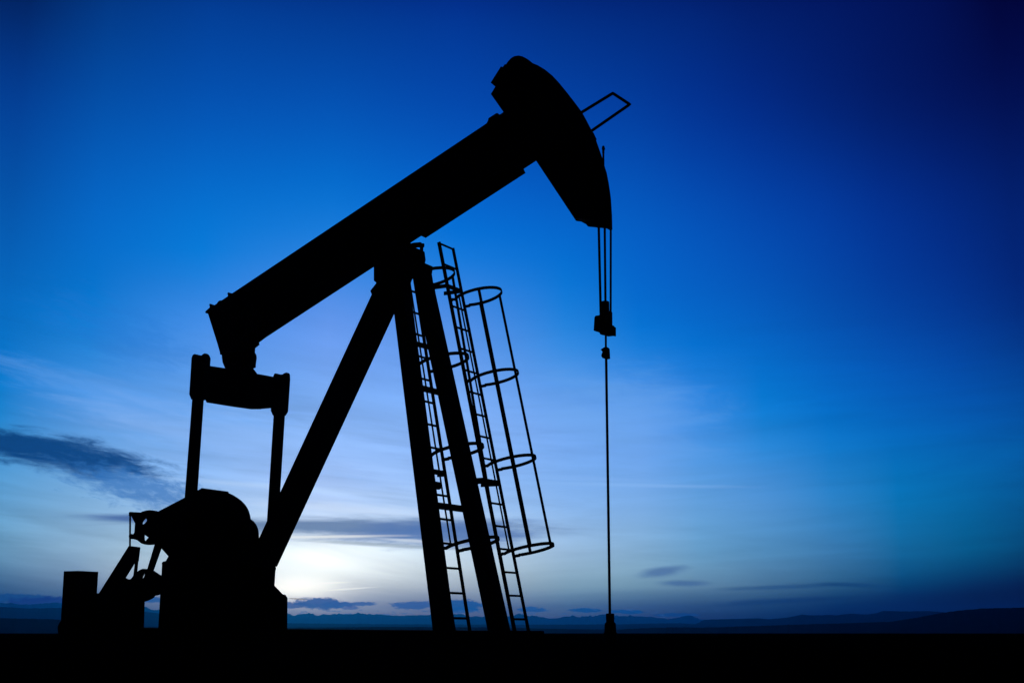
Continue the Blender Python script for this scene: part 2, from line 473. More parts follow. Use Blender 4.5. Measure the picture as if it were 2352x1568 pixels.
def cyl(bm, p, q, r, r2=None, n=24):
    p, q = Vector(p), Vector(q); r2 = r if r2 is None else r2
    ax = (q - p).normalized()
    rf = Z if abs(ax.z) < 0.9 else L
    o = ax.cross(rf).normalized(); rf = o.cross(ax)
    A = [bm.verts.new(p + (o * math.cos(2 * math.pi * k / n) + rf * math.sin(2 * math.pi * k / n)) * r) for k in range(n)]
    B = [bm.verts.new(q + (o * math.cos(2 * math.pi * k / n) + rf * math.sin(2 * math.pi * k / n)) * r2) for k in range(n)]
    bm.faces.new(list(reversed(A))); bm.faces.new(B)
    for k in range(n): bm.faces.new((A[k], A[(k + 1) % n], B[(k + 1) % n], B[k]))

def build(name, make, mat, parent=None, root=None, smooth=False, label=None):
    bm = bmesh.new()
    make(bm)
    bmesh.ops.recalc_face_normals(bm, faces=bm.faces)
    if root is not None:
        bmesh.ops.translate(bm, vec=-root, verts=bm.verts)
    me = bpy.data.meshes.new(name)
    bm.to_mesh(me); bm.free()
    me.materials.append(mat)
    if smooth:
        for p in me.polygons: p.use_smooth = True
    o = bpy.data.objects.new(name, me)
    COL.objects.link(o)
    if parent is not None: o.parent = parent
    if label: o['label'] = label
    return o

def thing(name, loc, label, cat):
    e = bpy.data.objects.new(name, None)
    e.empty_display_size = 0.3
    e.location = loc
    e['label'] = label; e['category'] = cat
    COL.objects.link(e)
    return e

def structure(name, make, mat, kind='structure', smooth=True):
    o = build(name, make, mat, smooth=smooth)
    o['kind'] = kind
    return o

# ---------------------------------------------------------------- ground
def lerp(x, xs, ys):
    if x <= xs[0]: return ys[0]
    for i in range(len(xs) - 1):
        if x <= xs[i + 1]:
            f = (x - xs[i]) / (xs[i + 1] - xs[i]); f = f * f * (3 - 2 * f)
            return ys[i] + (ys[i + 1] - ys[i]) * f
    return ys[-1]
def ground_z(x, y):
    r = math.hypot(x, y)
    z = lerp(r, (0, 4, 13, 40, 62, 120, 500, 1600, 2600, 4200, 10500),
                (-0.95, -0.9, 0.50, 0.60, 0.622, 0.2, -9.0, -14.0, -2.0, 22.0, 20.0))
    b = min(1.0, r / 6.0)
    z += 0.012 * b * noise.noise(Vector((x * 0.9, y * 0.9, 0))) if r < 30 else 0.0
    if r > 200: z += min(1.0, (r - 200) / 1500) * 1.6 * noise.noise(Vector((x * 0.002, y * 0.002, 3)))
    return z
def mk_ground(bm):
    rs = [0.0, 0.8, 1.6, 2.5, 3.5, 4.6, 6, 7.5, 9, 10.5, 12, 13.5, 15, 17, 19, 21, 24, 27, 31, 36, 42, 50, 56, 62, 70, 85, 110, 150,
          220, 320, 450, 650, 900, 1250, 1600, 2000, 2400, 2800, 3200, 3600, 4000, 4400, 5000, 6000, 7500, 9000, 10500]
    n = 180
    c = bm.verts.new((0, 0, ground_z(0, 0)))
    prev = None
    for r in rs[1:]:
        ring = []
        for k in range(n):
            a = 2 * math.pi * k / n
            x, y = r * math.sin(a), r * math.cos(a)
            ring.append(bm.verts.new((x, y, ground_z(x, y))))
        if prev is None:
            for k in range(n): bm.faces.new((c, ring[k], ring[(k + 1) % n]))
        else:
            for k in range(n): bm.faces.new((prev[k], ring[k], ring[(k + 1) % n], prev[(k + 1) % n]))
        prev = ring
structure("ground", mk_ground, SOIL)

# ---------------------------------------------------------------- far ridges
def ridge(name, sil, dist, depth, rough, mat, seed, zb, fine=6.0, rng=(-800, 3150)):
    """range of hills whose crest follows the given skyline, with folded slopes front and back"""
    def crest(u):
        if u <= sil[0][0]: return sil[0][1]
        for (a, b), (c, d) in zip(sil, sil[1:]):
            if u <= c: return b + (d - b) * (u - a) / (c - a)
        return sil[-1][1]
    rows = 14
    def mk(bm):
        grid = []
        nu = int((rng[1] - rng[0]) / fine)
        for i in range(nu + 1):
            u = rng[0] + fine * i
            az = math.atan2(u - CU, K * math.cos(TH) + (HY - CV) * math.sin(TH))
            v = crest(u) + rough * (noise.noise(Vector((u * 0.06, seed, 0))) + 1.1 * noise.noise(Vector((u * 0.2, seed, 5))))
            elev = (HY - v) / (K / math.cos(TH) + 0.0)
            col = []
            for j in range(rows + 1):
                f = j / rows * 2 - 1                       # -1 front foot, 0 crest, 1 back foot
                r = dist + depth * f + depth * 0.15 * noise.noise(Vector((u * 0.01, seed, 7))) * (1 - abs(f)) * 0
                top = CAM.z + elev * dist
                h = (1 - abs(f)) ** 0.9
                fold = (noise.noise(Vector((u * 0.03, f * 2.5, seed + 2)))) * 0.22 * (1 - h) * h * 4
                z = zb + (top - zb) * max(0.0, h + fold * 0.5 if f != 0 else 1.0)
                col.append(bm.verts.new((r * math.sin(az), r * math.cos(az), z)))
            grid.append(col)
        for i in range(nu):
            for j in range(rows):
                bm.faces.new((grid[i][j], grid[i + 1][j], grid[i + 1][j + 1], grid[i][j + 1]))
    return structure(name, mk, mat, smooth=False)

def z2(L_, x0, y0, k): return [((x0 + k * a) / 1.6529, (y0 + k * b) / 1.6529) for a, b in L_]
MT = [(-800, 1392), (-300, 1380), (-100, 1388), (0, 1388), (60, 1392), (120, 1387), (190, 1391), (240, 1388), (300, 1393), (335, 1396), (350, 1403), (380, 1399), (450, 1407), (520, 1403), (600, 1408)]
MT += z2([(145,650),(180,655),(220,680),(290,660),(400,650),(440,632),(480,650),(530,668),(570,672),(700,660),(800,655),(900,650),(980,655),(1060,655),(1110,632),(1160,650),(1260,655),(1380,655),(1450,665),(1540,665),(1630,680),(1750,670),(1900,672),(1960,665),(2050,670),(2120,665)], 1050, 2150, 0.27636)
MT += z2([(80,655),(200,650),(270,690),(400,685),(470,690),(900,680),(940,655),(980,648),(1030,655),(1100,680),(1200,680),(1300,690),(1380,715),(1450,715),(1530,705),(1600,690),(1690,680),(1710,665),(1750,680),(1790,695),(1930,685),(1950,665),(1980,690),(2080,665),(2160,655)], 1700, 2150, 0.27636)
MT += z2([(120,695),(240,705),(290,690),(340,700),(430,712),(480,703),(560,715),(690,735),(780,720),(880,705),(960,690),(1010,720),(1060,740)], 2300, 2100, 0.3401)
MT += [(1700, 1427), (1900, 1424), (2352, 1420), (3150, 1415)]
MT = sorted(MT)
ridge("mountains", MT, 9000.0, 900.0, 2.2, ROCK, 1.0, 10.0, 3.0)
RB = [(-800, 1404), (-200, 1400), (0, 1397), (60, 1400), (150, 1398), (260, 1404), (345, 1407), (480, 1426), (660, 1431), (900, 1433), (1200, 1434), (1416, 1433), (1515, 1431), (1563, 1431), (1598, 1433),
      (1620, 1423), (1741, 1420), (1772, 1422), (1813, 1418), (1844, 1412), (1875, 1414), (1899, 1412.5), (1920, 1413.5), (1961, 1410), (1992, 1412.5), (2016, 1409),
      (2033, 1404), (2074, 1405.6), (2136, 1405), (2173, 1408), (2352, 1410), (3150, 1400)]
ridge("hills", RB, 4200.0, 700.0, 0.8, HILL, 4.0, -6.0, 4.0)
RC = [(-800, 1424), (0, 1421), (120, 1423), (220, 1432), (330, 1439), (660, 1441), (900, 1439), (1130, 1440), (1250, 1443), (1416, 1445), (1500, 1441), (1556, 1440), (1608, 1441), (1741, 1437), (1868, 1433),
      (1950, 1431), (2047, 1428), (2110, 1419), (2173, 1408), (2197, 1405), (2259, 1400), (2352, 1398.5), (2700, 1392), (3150, 1396)]
ridge("foothills", RC, 1500.0, 300.0, 0.9, HILL, 9.0, -16.0, 4.0)

# ---------------------------------------------------------------- haze
def mk_haze(bm):
    x, y0, y1, z0, z1 = HAZE_R, -3000.0, HAZE_R, -24.0, HAZE_TOP + CAM.z
    v = [bm.verts.new(p) for p in ((-x, y0, z0), (x, y0, z0), (x, y1, z0), (-x, y1, z0), (-x, y0, z1), (x, y0, z1), (x, y1, z1), (-x, y1, z1))]
    for f in ((0, 3, 2, 1), (4, 5, 6, 7), (0, 1, 5, 4), (1, 2, 6, 5), (2, 3, 7, 6), (3, 0, 4, 7)):
        bm.faces.new([v[i] for i in f])
hm = bpy.data.materials.new("evening_air"); hm.use_nodes = True
ht = hm.node_tree; ht.nodes.clear()
pv = ht.nodes.new('ShaderNodeVolumePrincipled')
pv.inputs['Color'].default_value = (0.02, 0.40, 0.84, 1)
pv.inputs['Density'].default_value = HAZE_D
pv.inputs['Anisotropy'].default_value = 0.88
hout = ht.nodes.new('ShaderNodeOutputMaterial')
ht.links.new(pv.outputs[0], hout.inputs['Volume'])
structure("haze", mk_haze, hm, kind='stuff', smooth=False)

# ---------------------------------------------------------------- concrete pad under the machine
pad_a, pad_b = SZ(150, 1440, -1.05), SZ(1075, 1447.5, -1.05)
def mk_pad(bm):
    prism(bm, [(pad_a.x, pad_a.y), (pad_b.x, pad_b.y), (pad_b.x, 0.2), (pad_a.x, 0.2)], -1.05, 0.95)
def pad_z(s):
    return pad_a.y + (pad_b.y - pad_a.y) * (s - pad_a.x) / (pad_b.x - pad_a.x)
pad = build("concrete_pad", mk_pad, CONC)
pad['label'] = "low dark concrete slab the whole pumping machine stands on"
pad['category'] = "concrete slab"

# ================================================================ the pump jack
ROOT = W3(SZ(900, 1445, 0).x, pad_z(SZ(900, 1445, 0).x), 0)
PJ = thing("pump_jack", ROOT, "black oil pump jack with its horse head raised high against the dusk sky", "pump jack")
def part(name, make, mat=None, parent=None, smooth=False, label=None):
    return build(name, make, mat or STEEL, parent or PJ, ROOT, smooth, label)

# ---- walking beam: a deep I-section
BW = 0.21                                            # half width of the flanges
BO = [(473, 718), (483, 707), (536, 675), (1120.5, 281.8), (1160, 255), (1290, 300), (1231.5, 369), (951, 557), (859, 616), (593.6, 786), (520, 800), (507, 814), (501, 790), (480, 720.7)]
top0, top1 = SZ(483, 707, -BW), SZ(1165, 251.8, -BW)
bot0, bot1 = SZ(593.6, 786, BW), SZ(1260, 351, BW)
tail_b = SZ(507, 812, 0.0)
def along(a, b, f): return a + (b - a) * f
def mk_beam(bm):
    n = (top1 - top0).normalized(); nn = Vector((-n.y, n.x))
    m = (bot1 - bot0).normalized(); mm = Vector((-m.y, m.x))
    th = 0.045
    tailp = SZ(481, 716, 0.0)
    # flanges, full width
    prism(bm, [top0, top1, top1 - nn * th, top0 - nn * th], -BW, BW)
    prism(bm, [bot0 + mm * th, bot1 + mm * th, bot1, bot0], -BW, BW)
    # web
    prism(bm, [top0 - nn * (th - 0.003), top1 - nn * (th - 0.003), bot1 + mm * (th - 0.003), bot0 + mm * (th - 0.003)], -0.02, 0.02)
    # stiffeners
    for f in (0.12, 0.26, 0.42, 0.55, 0.68, 0.82):
        a = along(top0, top1, f) - nn * (th - 0.002); b = along(bot0, bot1, f - 0.02 if f > 0.3 else f) + mm * (th - 0.002)
        d = n * 0.02
        prism(bm, [a - d, a + d, b + d, b - d], -BW + 0.03, BW - 0.03)
beam = part("walking_beam", mk_beam)
def mk_tail(bm):
    plate(bm, [(479, 720), (483, 708), (545, 671), (640, 752), (593.6, 786), (594.8, 791), (585, 799), (584, 809), (578, 815), (507, 814.5), (506.4, 808.7), (501, 790)], -BW + 0.012, BW - 0.012)
part("tail_plate", mk_tail, parent=beam)
def mk_tip(bm):
    plate(bm, [(472.8, 717), (474, 714.5), (484, 705.5), (487, 712), (480.5, 720.7), (474, 719.5)], -0.2, 0.2)
part("tail_lip", mk_tip, parent=beam)
for pts in ([(484, 709), (482.5, 699), (485, 698), (495.3, 701.5), (496, 712)], [(526, 684), (524.2, 674), (526, 671.6), (536.2, 674.5), (540, 680)]):
    part("lifting_lug", lambda bm, pts=pts: plate(bm, pts, -0.19, -0.15), parent=beam)
def mk_hump(bm):
    plate(bm, [(493, 706), (503.4, 691.8), (507, 690), (511.5, 690.6), (520, 690)], -0.2, -0.06)
part("bolt_plate", mk_hump, parent=beam)
def mk_cover(bm):
    a, b = SZ(978, 546.6, BW - 0.02), SZ(1207.2, 397.7, BW - 0.02)
    c, d = SZ(1202, 386.5, BW - 0.02), SZ(973, 538, BW - 0.02)
    prism(bm, [a, b, c, d], -BW + 0.02, BW - 0.02)
part("cover_plate", mk_cover, parent=beam)
def mk_clamp(bm):
    plate(bm, [(1118, 286), (1122.5, 277), (1123, 272.5), (1141, 261), (1144.5, 261), (1147, 264), (1149, 269), (1153, 285), (1130, 292)], -0.2, 0.0)
part("beam_clamp", mk_clamp, parent=beam)

# ---- horse head
HW = 0.24
HEAD = [(1160, 262), (1128.6, 217.1), (1138.8, 200.1), (1128.2, 191.1), (1151.9, 153.5), (1155.8, 155.4), (1160.6, 148.6), (1163.9, 149.2),
        (1166.8, 143.8), (1224.7, 146.3), (1236.2, 150.9), (1251.7, 160.2), (1267.1, 172.7), (1282.5, 189.1), (1299.9, 210.4), (1317.3, 232.6), (1336, 257.6),
        (1347, 278), (1356.8, 296.8), (1367.5, 320), (1376, 344), (1383.8, 366.6), (1388, 382.8), (1392.6, 397), (1397, 419.8), (1400, 439), (1402.4, 458.4), (1404.7, 495.4), (1405.5, 527),
        (1400.1, 528.6), (1394.7, 524.7), (1350.7, 520.1), (1343, 509.8), (1323.7, 507.3), (1231.9, 369.2)]
head = part("horse_head", lambda bm: plate(bm, HEAD, -HW, HW))
def mk_knob(bm):
    plate(bm, [(1163, 150), (1166.8, 143.8), (1174.5, 135.1), (1182.2, 130.3), (1191.9, 128.8), (1201.5, 130.7), (1213.1, 137.1), (1224.7, 146.3), (1240, 170), (1185, 180)], -0.09, 0.09)
part("hinge_knuckle", mk_knob, parent=head)
def mk_step(bm):
    plate(bm, [(1340, 300), (1361, 303), (1368.6, 318.8), (1367.5, 322.8), (1350, 330)], 0.1, 0.15, tm=0.0)
part("face_plate", mk_step, parent=head)
def mk_loop(bm):
    a, b, c, d = P(1334, 259.5, -0.2), P(1407.5, 214.5, -0.2), P(1446.5, 240.0, 0.14), P(1352, 305.5, 0.14)
    sweep(bm, [a, a.lerp(b, 0.97), b, b.lerp(c, 0.06), b.lerp(c, 0.92), c, c.lerp(d, 0.03), d], 0.021, 10)
part("guard_loop", mk_loop, parent=head, smooth=True)
def mk_socket(bm):
    sweep(bm, [P(1385.6, 345.5, 0), P(1386, 365, 0), P(1386.2, 384, 0), P(1388, 400, 0)], 0.0135, 10)
    cyl(bm, P(1385.6, 346, 0), P(1385.8, 352, 0), 0.016)
    cyl(bm, P(1386, 346.5, 0), P(1386, 342.5, 0), 0.013, 0.024, 12)
    cyl(bm, P(1386, 342.5, 0), P(1385.6, 335.7, 0), 0.024, 0.015, 12)
part("cable_socket", mk_socket, CABLE, parent=head, smooth=True)

# ---- bridle cables and carrier bar
for (a, b, t0, t1, r) in (((1375.1, 515), (1380.0, 728), -0.17, -0.125, 0.0168), ((1388.9, 515), (1391.0, 728), 0.0, 0.0, 0.0158), ((1402.9, 515), (1402.6, 750), 0.17, 0.13, 0.0145)):
    part("bridle_cable", lambda bm, a=a, b=b, t0=t0, t1=t1, r=r: cyl(bm, P(*a, t0), P(*b, t1), r, n=12), CABLE, smooth=True)
def mk_carrier(bm):
    plate(bm, [(1367.3, 727.5), (1369, 726), (1376, 723.6), (1397, 730), (1412.6, 751), (1412.6, 771.4), (1396, 771), (1379, 764), (1365.7, 760)], -0.02, 0.02)
CR = [(1367.5, 731), (1368.3, 727.5), (1371, 725.7), (1380, 724.5), (1383, 728), (1383.3, 700), (1384.5, 692.5), (1388, 691.5), (1397, 691.5), (1397.5, 715.3), (1404.3, 715.8), (1404.5, 746.6), (1412.6, 751.2), (1412.6, 771.6),
      (1406, 770.6), (1395.3, 772), (1388, 769.8), (1380.4, 768.2), (1379, 763.9), (1365.7, 759.9)]
def mk_carrier_bar(bm):
    plate(bm, CR, -0.045, 0.045, web=0.03)
    c = P(1390, 752, 0)
    bar(bm, c - T * 0.2, c + T * 0.2, 0.10, 0.06, side=Z)
carrier = part("carrier_bar", mk_carrier_bar)
for t_, v_ in ((-0.2, 741), (0.2, 758)):
    part("cable_yoke", lambda bm, t_=t_, v_=v_: bar(bm, P(1390, 752, 0) + T * t_ - Z * 0.06, P(1390, 752, 0) + T * t_ + Z * 0.06, 0.03, 0.06, side=T), parent=carrier)
part("load_cell", lambda bm: cyl(bm, P(1390.3, 693, 0), P(1390.4, 730, 0), 0.034), parent=carrier)

# ---- tower
def leg_bm(bm, tl, tr, bl, br, t_top, t_bot, wt):
    """leg traced by its left and right edge at two heights"""
    cs = []
    for (l, r, tt) in ((tl, tr, t_top), (bl, br, t_bot)):
        a = P(l[0], l[1], tt - wt / 2); b = P(r[0], r[1], tt + wt / 2)
        zc = (a.z + b.z) / 2
        cs.append(((a - ORG).dot(L), (b - ORG).dot(L), zc, tt))
    vs = []
    for s0, s1, z, tt in cs:
        vs.append([bm.verts.new(W3(s, z, tt + dt)) for s, dt in ((s0, -wt / 2), (s1, -wt / 2), (s1, wt / 2), (s0, wt / 2))])
    a, b = vs
    bm.faces.new(a); bm.faces.new(list(reversed(b)))
    for k in range(4): bm.faces.new((a[k], b[k], b[(k + 1) % 4], a[(k + 1) % 4]))
part("front_leg", lambda bm: leg_bm(bm, (894, 630), (938.5, 630), (995, 1456), (1046.5, 1456), -0.30, -0.74, 0.2))
part("front_leg", lambda bm: leg_bm(bm, (944.5, 622), (989.5, 622), (1120.5, 1448), (1173, 1450), 0.30, 0.74, 0.2))
part("rear_leg", lambda bm: leg_bm(bm, (866, 651), (937, 651), (565, 1300), (636.5, 1300), 0.0, 0.0, 0.3))
def girt(bm, u0, v0, u1, v1, t0, t1, h, d):
    bar(bm, P(u0, v0, t0), P(u1, v1, t1), h, d, side=Z)
part("cross_brace", lambda bm: girt(bm, 950, 788, 1000, 801, -0.40, 0.40, 0.062, 0.05))
part("cross_brace", lambda bm: girt(bm, 960, 889, 1020, 904, -0.45, 0.45, 0.075, 0.05))
part("cross_brace", lambda bm: girt(bm, 985, 1158, 1085, 1171, -0.60, 0.60, 0.085, 0.05))
def mk_cap(bm):
    plate(bm, [(866, 650), (852, 668), (857.5, 681), (880, 700), (905, 722), (938, 660), (946, 640), (990, 634), (992.5, 618), (992, 611), (975, 604), (860, 604), (860, 645)], -0.33, 0.33)
cap = part("tower_cap", mk_cap)
def mk_saddle(bm):
    plate(bm, [(862, 612), (880, 560), (949, 560), (951, 572), (967, 573.5), (974, 578), (975, 586), (976.5, 596), (974.5, 606), (974, 615), (862, 640)], -0.2, 0.2)
sad = part("saddle_bearing", mk_saddle)
def mk_sadcap(bm):
    plate(bm, [(935, 562), (950, 558), (967, 556.5), (967.5, 559.5), (973.5, 559), (973.5, 566), (971, 569), (971, 577), (966, 577), (965, 568), (935, 569)], -0.2, 0.2)
part("bearing_cap", mk_sadcap, parent=sad)
def mk_pin(bm):
    c = P(918, 590, 0)
    cyl(bm, c - T * 0.3, c + T * 0.3, 0.16)
part("center_pin", mk_pin, parent=sad, smooth=False)
def mk_bolt(bm):
    plate(bm, [(855.5, 663), (866, 664), (866, 690), (857, 681), (852, 669)], -0.05, 0.0)
part("leg_clip", mk_bolt, parent=cap)
def mk_jb(bm):
    c = P(1003, 1114.5, -0.46)
    cyl(bm, c - T * 0.05, c + T * 0.05, 0.052)
part("junction_box", mk_jb)

# ---- ladders with safety cages (built once, copied to the other leg)
CT, CB, HRL = 0.62, 0.78, 0.195
def ladder(sign):
    dt = 0.0
    e = bpy.data.objects.new("ladder", None); COL.objects.link(e); e.parent = PJ
    A0 = P(1008, 556, CT - HRL); B0 = P(1181.5, 1446, CB - HRL)
    if sign < 0:
        sA, sB = (A0 - ORG).dot(L), (B0 - ORG).dot(L)
        A0 = W3(sA, A0.z, -CT - HRL); B0 = W3(sB, B0.z, -CB - HRL)
    A1, B1 = A0 + T * (2 * HRL), B0 + T * (2 * HRL)
    r = (A0 - B0).normalized()
    n = (L - r * L.dot(r)).normalized()
    n = (n - T * n.dot(T)).normalized()
    for a, b, w in ((A0, B0, 0.052), (A1, B1, 0.042)):
        part("rail", lambda bm, a=a, b=b, w=w: bar(bm, a, b + (b - a).normalized() * 0.05, 0.018, w, side=T), parent=e)
    NR = 17
    Lr = (A0 - B0).length
    for i in range(NR + 1):
        f = 0.003 + (864 / 890.0) * i / NR
        p, q = A0.lerp(B0, f), A1.lerp(B1, f)
        part("rung", lambda bm, p=p, q=q: cyl(bm, p, q, 0.0155, n=10), parent=e, smooth=True)
    hoops = []
    for y in (692, 878, 1073, 1274):
        f = (y - 556) / 890.0
        # correct for perspective: find the fraction of the far-leg ladder's rail at that height
        Aq, Bq = P(1008, 556, CT - HRL), P(1181.5, 1446, CB - HRL)
        lo, hi = 0.0, 1.0
        for _ in range(40):
            m = (lo + hi) / 2
            if proj(Aq.lerp(Bq, m))[1] < y: lo = m
            else: hi = m
        f = (lo + hi) / 2
        c = (A0.lerp(B0, f) + A1.lerp(B1, f)) / 2
        pts = [c - T * HRL, c - T * 0.235 + n * 0.07]
        for k in range(0, 25):
            a = math.radians(-140 + 280 * k / 24)
            pts.append(c + n * (0.355 + 0.36 * math.cos(a)) + T * (0.31 * math.sin(a)))
        pts += [c + T * 0.235 + n * 0.07, c + T * HRL]
        hoops.append(c)
        part("hoop", lambda bm, pts=pts: sweep(bm, pts, 0, ref=r, flat=(0.014, 0.043)), parent=e)
    for nn, side, w in ((0.20, -1, 0.020), (0.53, -1, 0.042), (0.22, 1, 0.042), (0.575, 1, 0.036)):
        ct = 0.31 * math.sqrt(max(0.0, 1 - ((nn - 0.355) / 0.36) ** 2)) * side
        a = hoops[0] + n * nn + T * ct; b = hoops[-1] + n * nn + T * ct
        part("strap", lambda bm, a=a, b=b, w=w, s=side: bar(bm, a, b, w, 0.012, side=n), parent=e)
    # stand-off brackets that tie the rails to the leg
    for y0, hh in ((656, 0.055), (1103, 0.085)):
        Aq, Bq = P(1008, 556, CT - HRL), P(1181.5, 1446, CB - HRL)
        lo, hi = 0.0, 1.0
        for _ in range(40):
            m = (lo + hi) / 2
            if proj(Aq.lerp(Bq, m))[1] < y0: lo = m
            else: hi = m
        f = lo
        for a, b in ((A0, B0), (A1, B1)):
            p = a.lerp(b, f)
            q = p - L * (0.30 if sign > 0 else 0.12)
            part("bracket", lambda bm, p=p, q=q, hh=hh: bar(bm, p, q, hh, 0.02, side=Z), parent=e)
        p, q = A0.lerp(B0, f), A1.lerp(B1, f)
        part("bracket", lambda bm, p=p, q=q, hh=hh: bar(bm, p - L * 0.02, q - L * 0.02, hh * 0.8, 0.02, side=Z), parent=e)
    return e
ladder(1)
ladder(-1)

# ---- equalizer and pitman arms
AT = 0.85
def mk_eq(bm):
    # a deep box girder across the machine; its section is swept from the near to the far arm
    def sec(t, top, bot, w):
        zt = top; zb_ = bot
        return [(-w, zb_), (w, zb_), (w, zt), (-w, zt)]
    rows = []
    sc_ = SZ(552, 880, 0).x
    for t, ut, ub, w in ((-AT + 0.02, (484, 838.5), (476.7, 902), 0.10), (-0.60, (510, 843.5), (496, 920), 0.12), (0.0, None, None, 0.13), (0.42, None, (583.2, 938.8), 0.13), (0.62, None, (608.2, 938.3), 0.12), (AT - 0.02, (629, 870.7), (624, 928.4), 0.10)):
        rows.append((t, ut, ub, w))
    zt0, zt1 = P(484, 838.5, -AT).z, P(629, 870.7, AT).z
    zb = {0: P(470, 878, -AT).z, 1: P(496, 920, -0.66).z, 3: P(583.2, 938.8, 0.42).z, 4: P(608.2, 938.3, 0.62).z, 5: P(624, 928.4, AT).z}
    zb[2] = (zb[1] + zb[3]) / 2
    rings = []
    for i, (t, _, _, w) in enumerate(rows):
        f = (t + AT) / (2 * AT)
        z_t = zt0 + (zt1 - zt0) * f
        rings.append([bm.verts.new(W3(sc_ + a, z, t)) for a, z in ((-w, zb[i]), (w, zb[i]), (w, z_t), (-w, z_t))])
    for a, b in zip(rings, rings[1:]):
        for k in range(4): bm.faces.new((a[k], a[(k + 1) % 4], b[(k + 1) % 4], b[k]))
    bm.faces.new(list(reversed(rings[0]))); bm.faces.new(rings[-1])
eq = part("equalizer", mk_eq)
def mk_eqb(bm):
    plate(bm, [(511, 812), (511, 820), (512.6, 832), (518.4, 846), (530, 860), (591, 864), (588.3, 856), (580.5, 846), (586, 843.4), (586.7, 833), (588.3, 821), (587.5, 815), (584, 808.7), (584, 800)], -0.15, 0.15)
part("equalizer_bearing", mk_eqb, parent=eq)
NA = [(436.7, 905.9), (442.0, 822), (444.5, 815.5), (449, 812.9), (453, 813.8), (457, 816.3), (464.7, 816.3), (468, 813.5), (472.1, 811.5), (475.5, 812.2), (479, 816), (481.8, 822.6), (480.7, 838.8), (476.3, 906.6), (468.2, 918.7), (441.5, 917.5)]
FA = [(623.7, 942.9), (629.5, 864.2), (631.5, 859), (634.1, 857.3), (638, 858), (643.4, 860.3), (651, 859.6), (655, 856.8), (659.6, 855.5), (662.8, 857), (664.5, 860.5), (664.9, 871.2), (660, 944.8), (654.3, 954), (628.4, 954)]
for pts, t, e0, e1, b0, b1 in ((NA, -AT, (441.5, 914), (468.5, 914), (416.5, 1240), (446.2, 1240)), (FA, AT, (628.5, 950), (654.8, 950), (609, 1262), (635.5, 1262))):
    arm = part("pitman_arm", lambda bm, t=t, e0=e0, e1=e1, b0=b0, b1=b1: leg_bm(bm, e0, e1, b0, b1, t, t, 0.13))
    part("arm_head", lambda bm, pts=pts, t=t: plate(bm, pts, t - 0.09, t + 0.09, web=0.02, holes=([(638.5, 911.5), (645, 909), (646.5, 917), (644.5, 921), (641, 921)],) if t > 0 else ()), parent=arm)

# ---- gearbox, cranks and pedestal
GB = [(364, 1174.4), (423.2, 1143.5), (465, 1120.6), (522.5, 1128.5), (524.2, 1131.6), (533, 1135.5), (540.9, 1140.4), (548.5, 1145.4), (555.3, 1151.2), (561, 1157.4), (566, 1164.4), (569.5, 1171.3), (572, 1178.7), (573.6, 1185), (574.4, 1191.4),
      (574.4, 1300), (388.3, 1300), (388.3, 1276.8), (370.6, 1257), (358, 1249), (356, 1215)]
gear = part("gearbox", lambda bm: plate(bm, GB, -0.28, 0.28))
part("bearing_housing", lambda bm: plate(bm, [(560, 1188), (574.4, 1191.4), (578.5, 1194), (581.6, 1196.7), (586.3, 1202.5), (590, 1209.8), (592, 1216.4), (593, 1223), (593.6, 1235.4), (594, 1310), (560, 1310)], 0.1, 0.34), parent=gear)
part("gear_cover", lambda bm: plate(bm, [(462, 1122.5), (465, 1120.2), (522.5, 1128), (524.2, 1132), (510, 1140), (470, 1134)], -0.285, 0.1), parent=gear)
PD = [(382.5, 1287.6), (376, 1288.8), (373.4, 1292), (373.6, 1300), (372.2, 1323.5), (369.8, 1360.6), (365, 1446), (658.2, 1446), (658.9, 1372.5), (654, 1364.9), (647.9, 1363.7), (629, 1343.8), (631.1, 1310.3), (633, 1303), (600, 1260), (500, 1250), (388.3, 1276.8)]
ped = part("pedestal", lambda bm: plate(bm, PD, -0.45, 0.45))
cyl_c = SZ(440, 1207, -0.66)
for t in (-0.68, 0.68):
    c = W3(cyl_c.x, cyl_c.y, t)
    w_end = SZ(426, 1335, -0.68)
    def mk_crank(bm, t=t, c=c, w_end=w_end):
        a = Vector((cyl_c.x, cyl_c.y)); d = (w_end - a)
        bar(bm, W3(a.x, a.y + 0.03, t), W3(w_end.x, w_end.y, t), 0.1, 0.17, side=T)
        cyl(bm, W3(a.x, a.y, min(t, 0)) , W3(a.x, a.y, max(t, 0)), 0.085)
    cr = part("crank", mk_crank)
    def mk_cw(bm, t=t, w_end=w_end):
        o = -0.10 if t < 0 else -0.10
        plate_sz = [(w_end.x + dx, w_end.y + dz) for dx, dz in ((-0.15, 0.22), (0.15, 0.22), (0.15, -0.12), (0.10, -0.19), (-0.10, -0.19), (-0.15, -0.12))]
        s = 0.05 if t < 0 else -0.05
        prism(bm, plate_sz, t - 0.12 if t < 0 else t - 0.14, t - 0.052 if t < 0 else t - 0.052)
    part("counterweight", mk_cw, RUST, parent=cr)

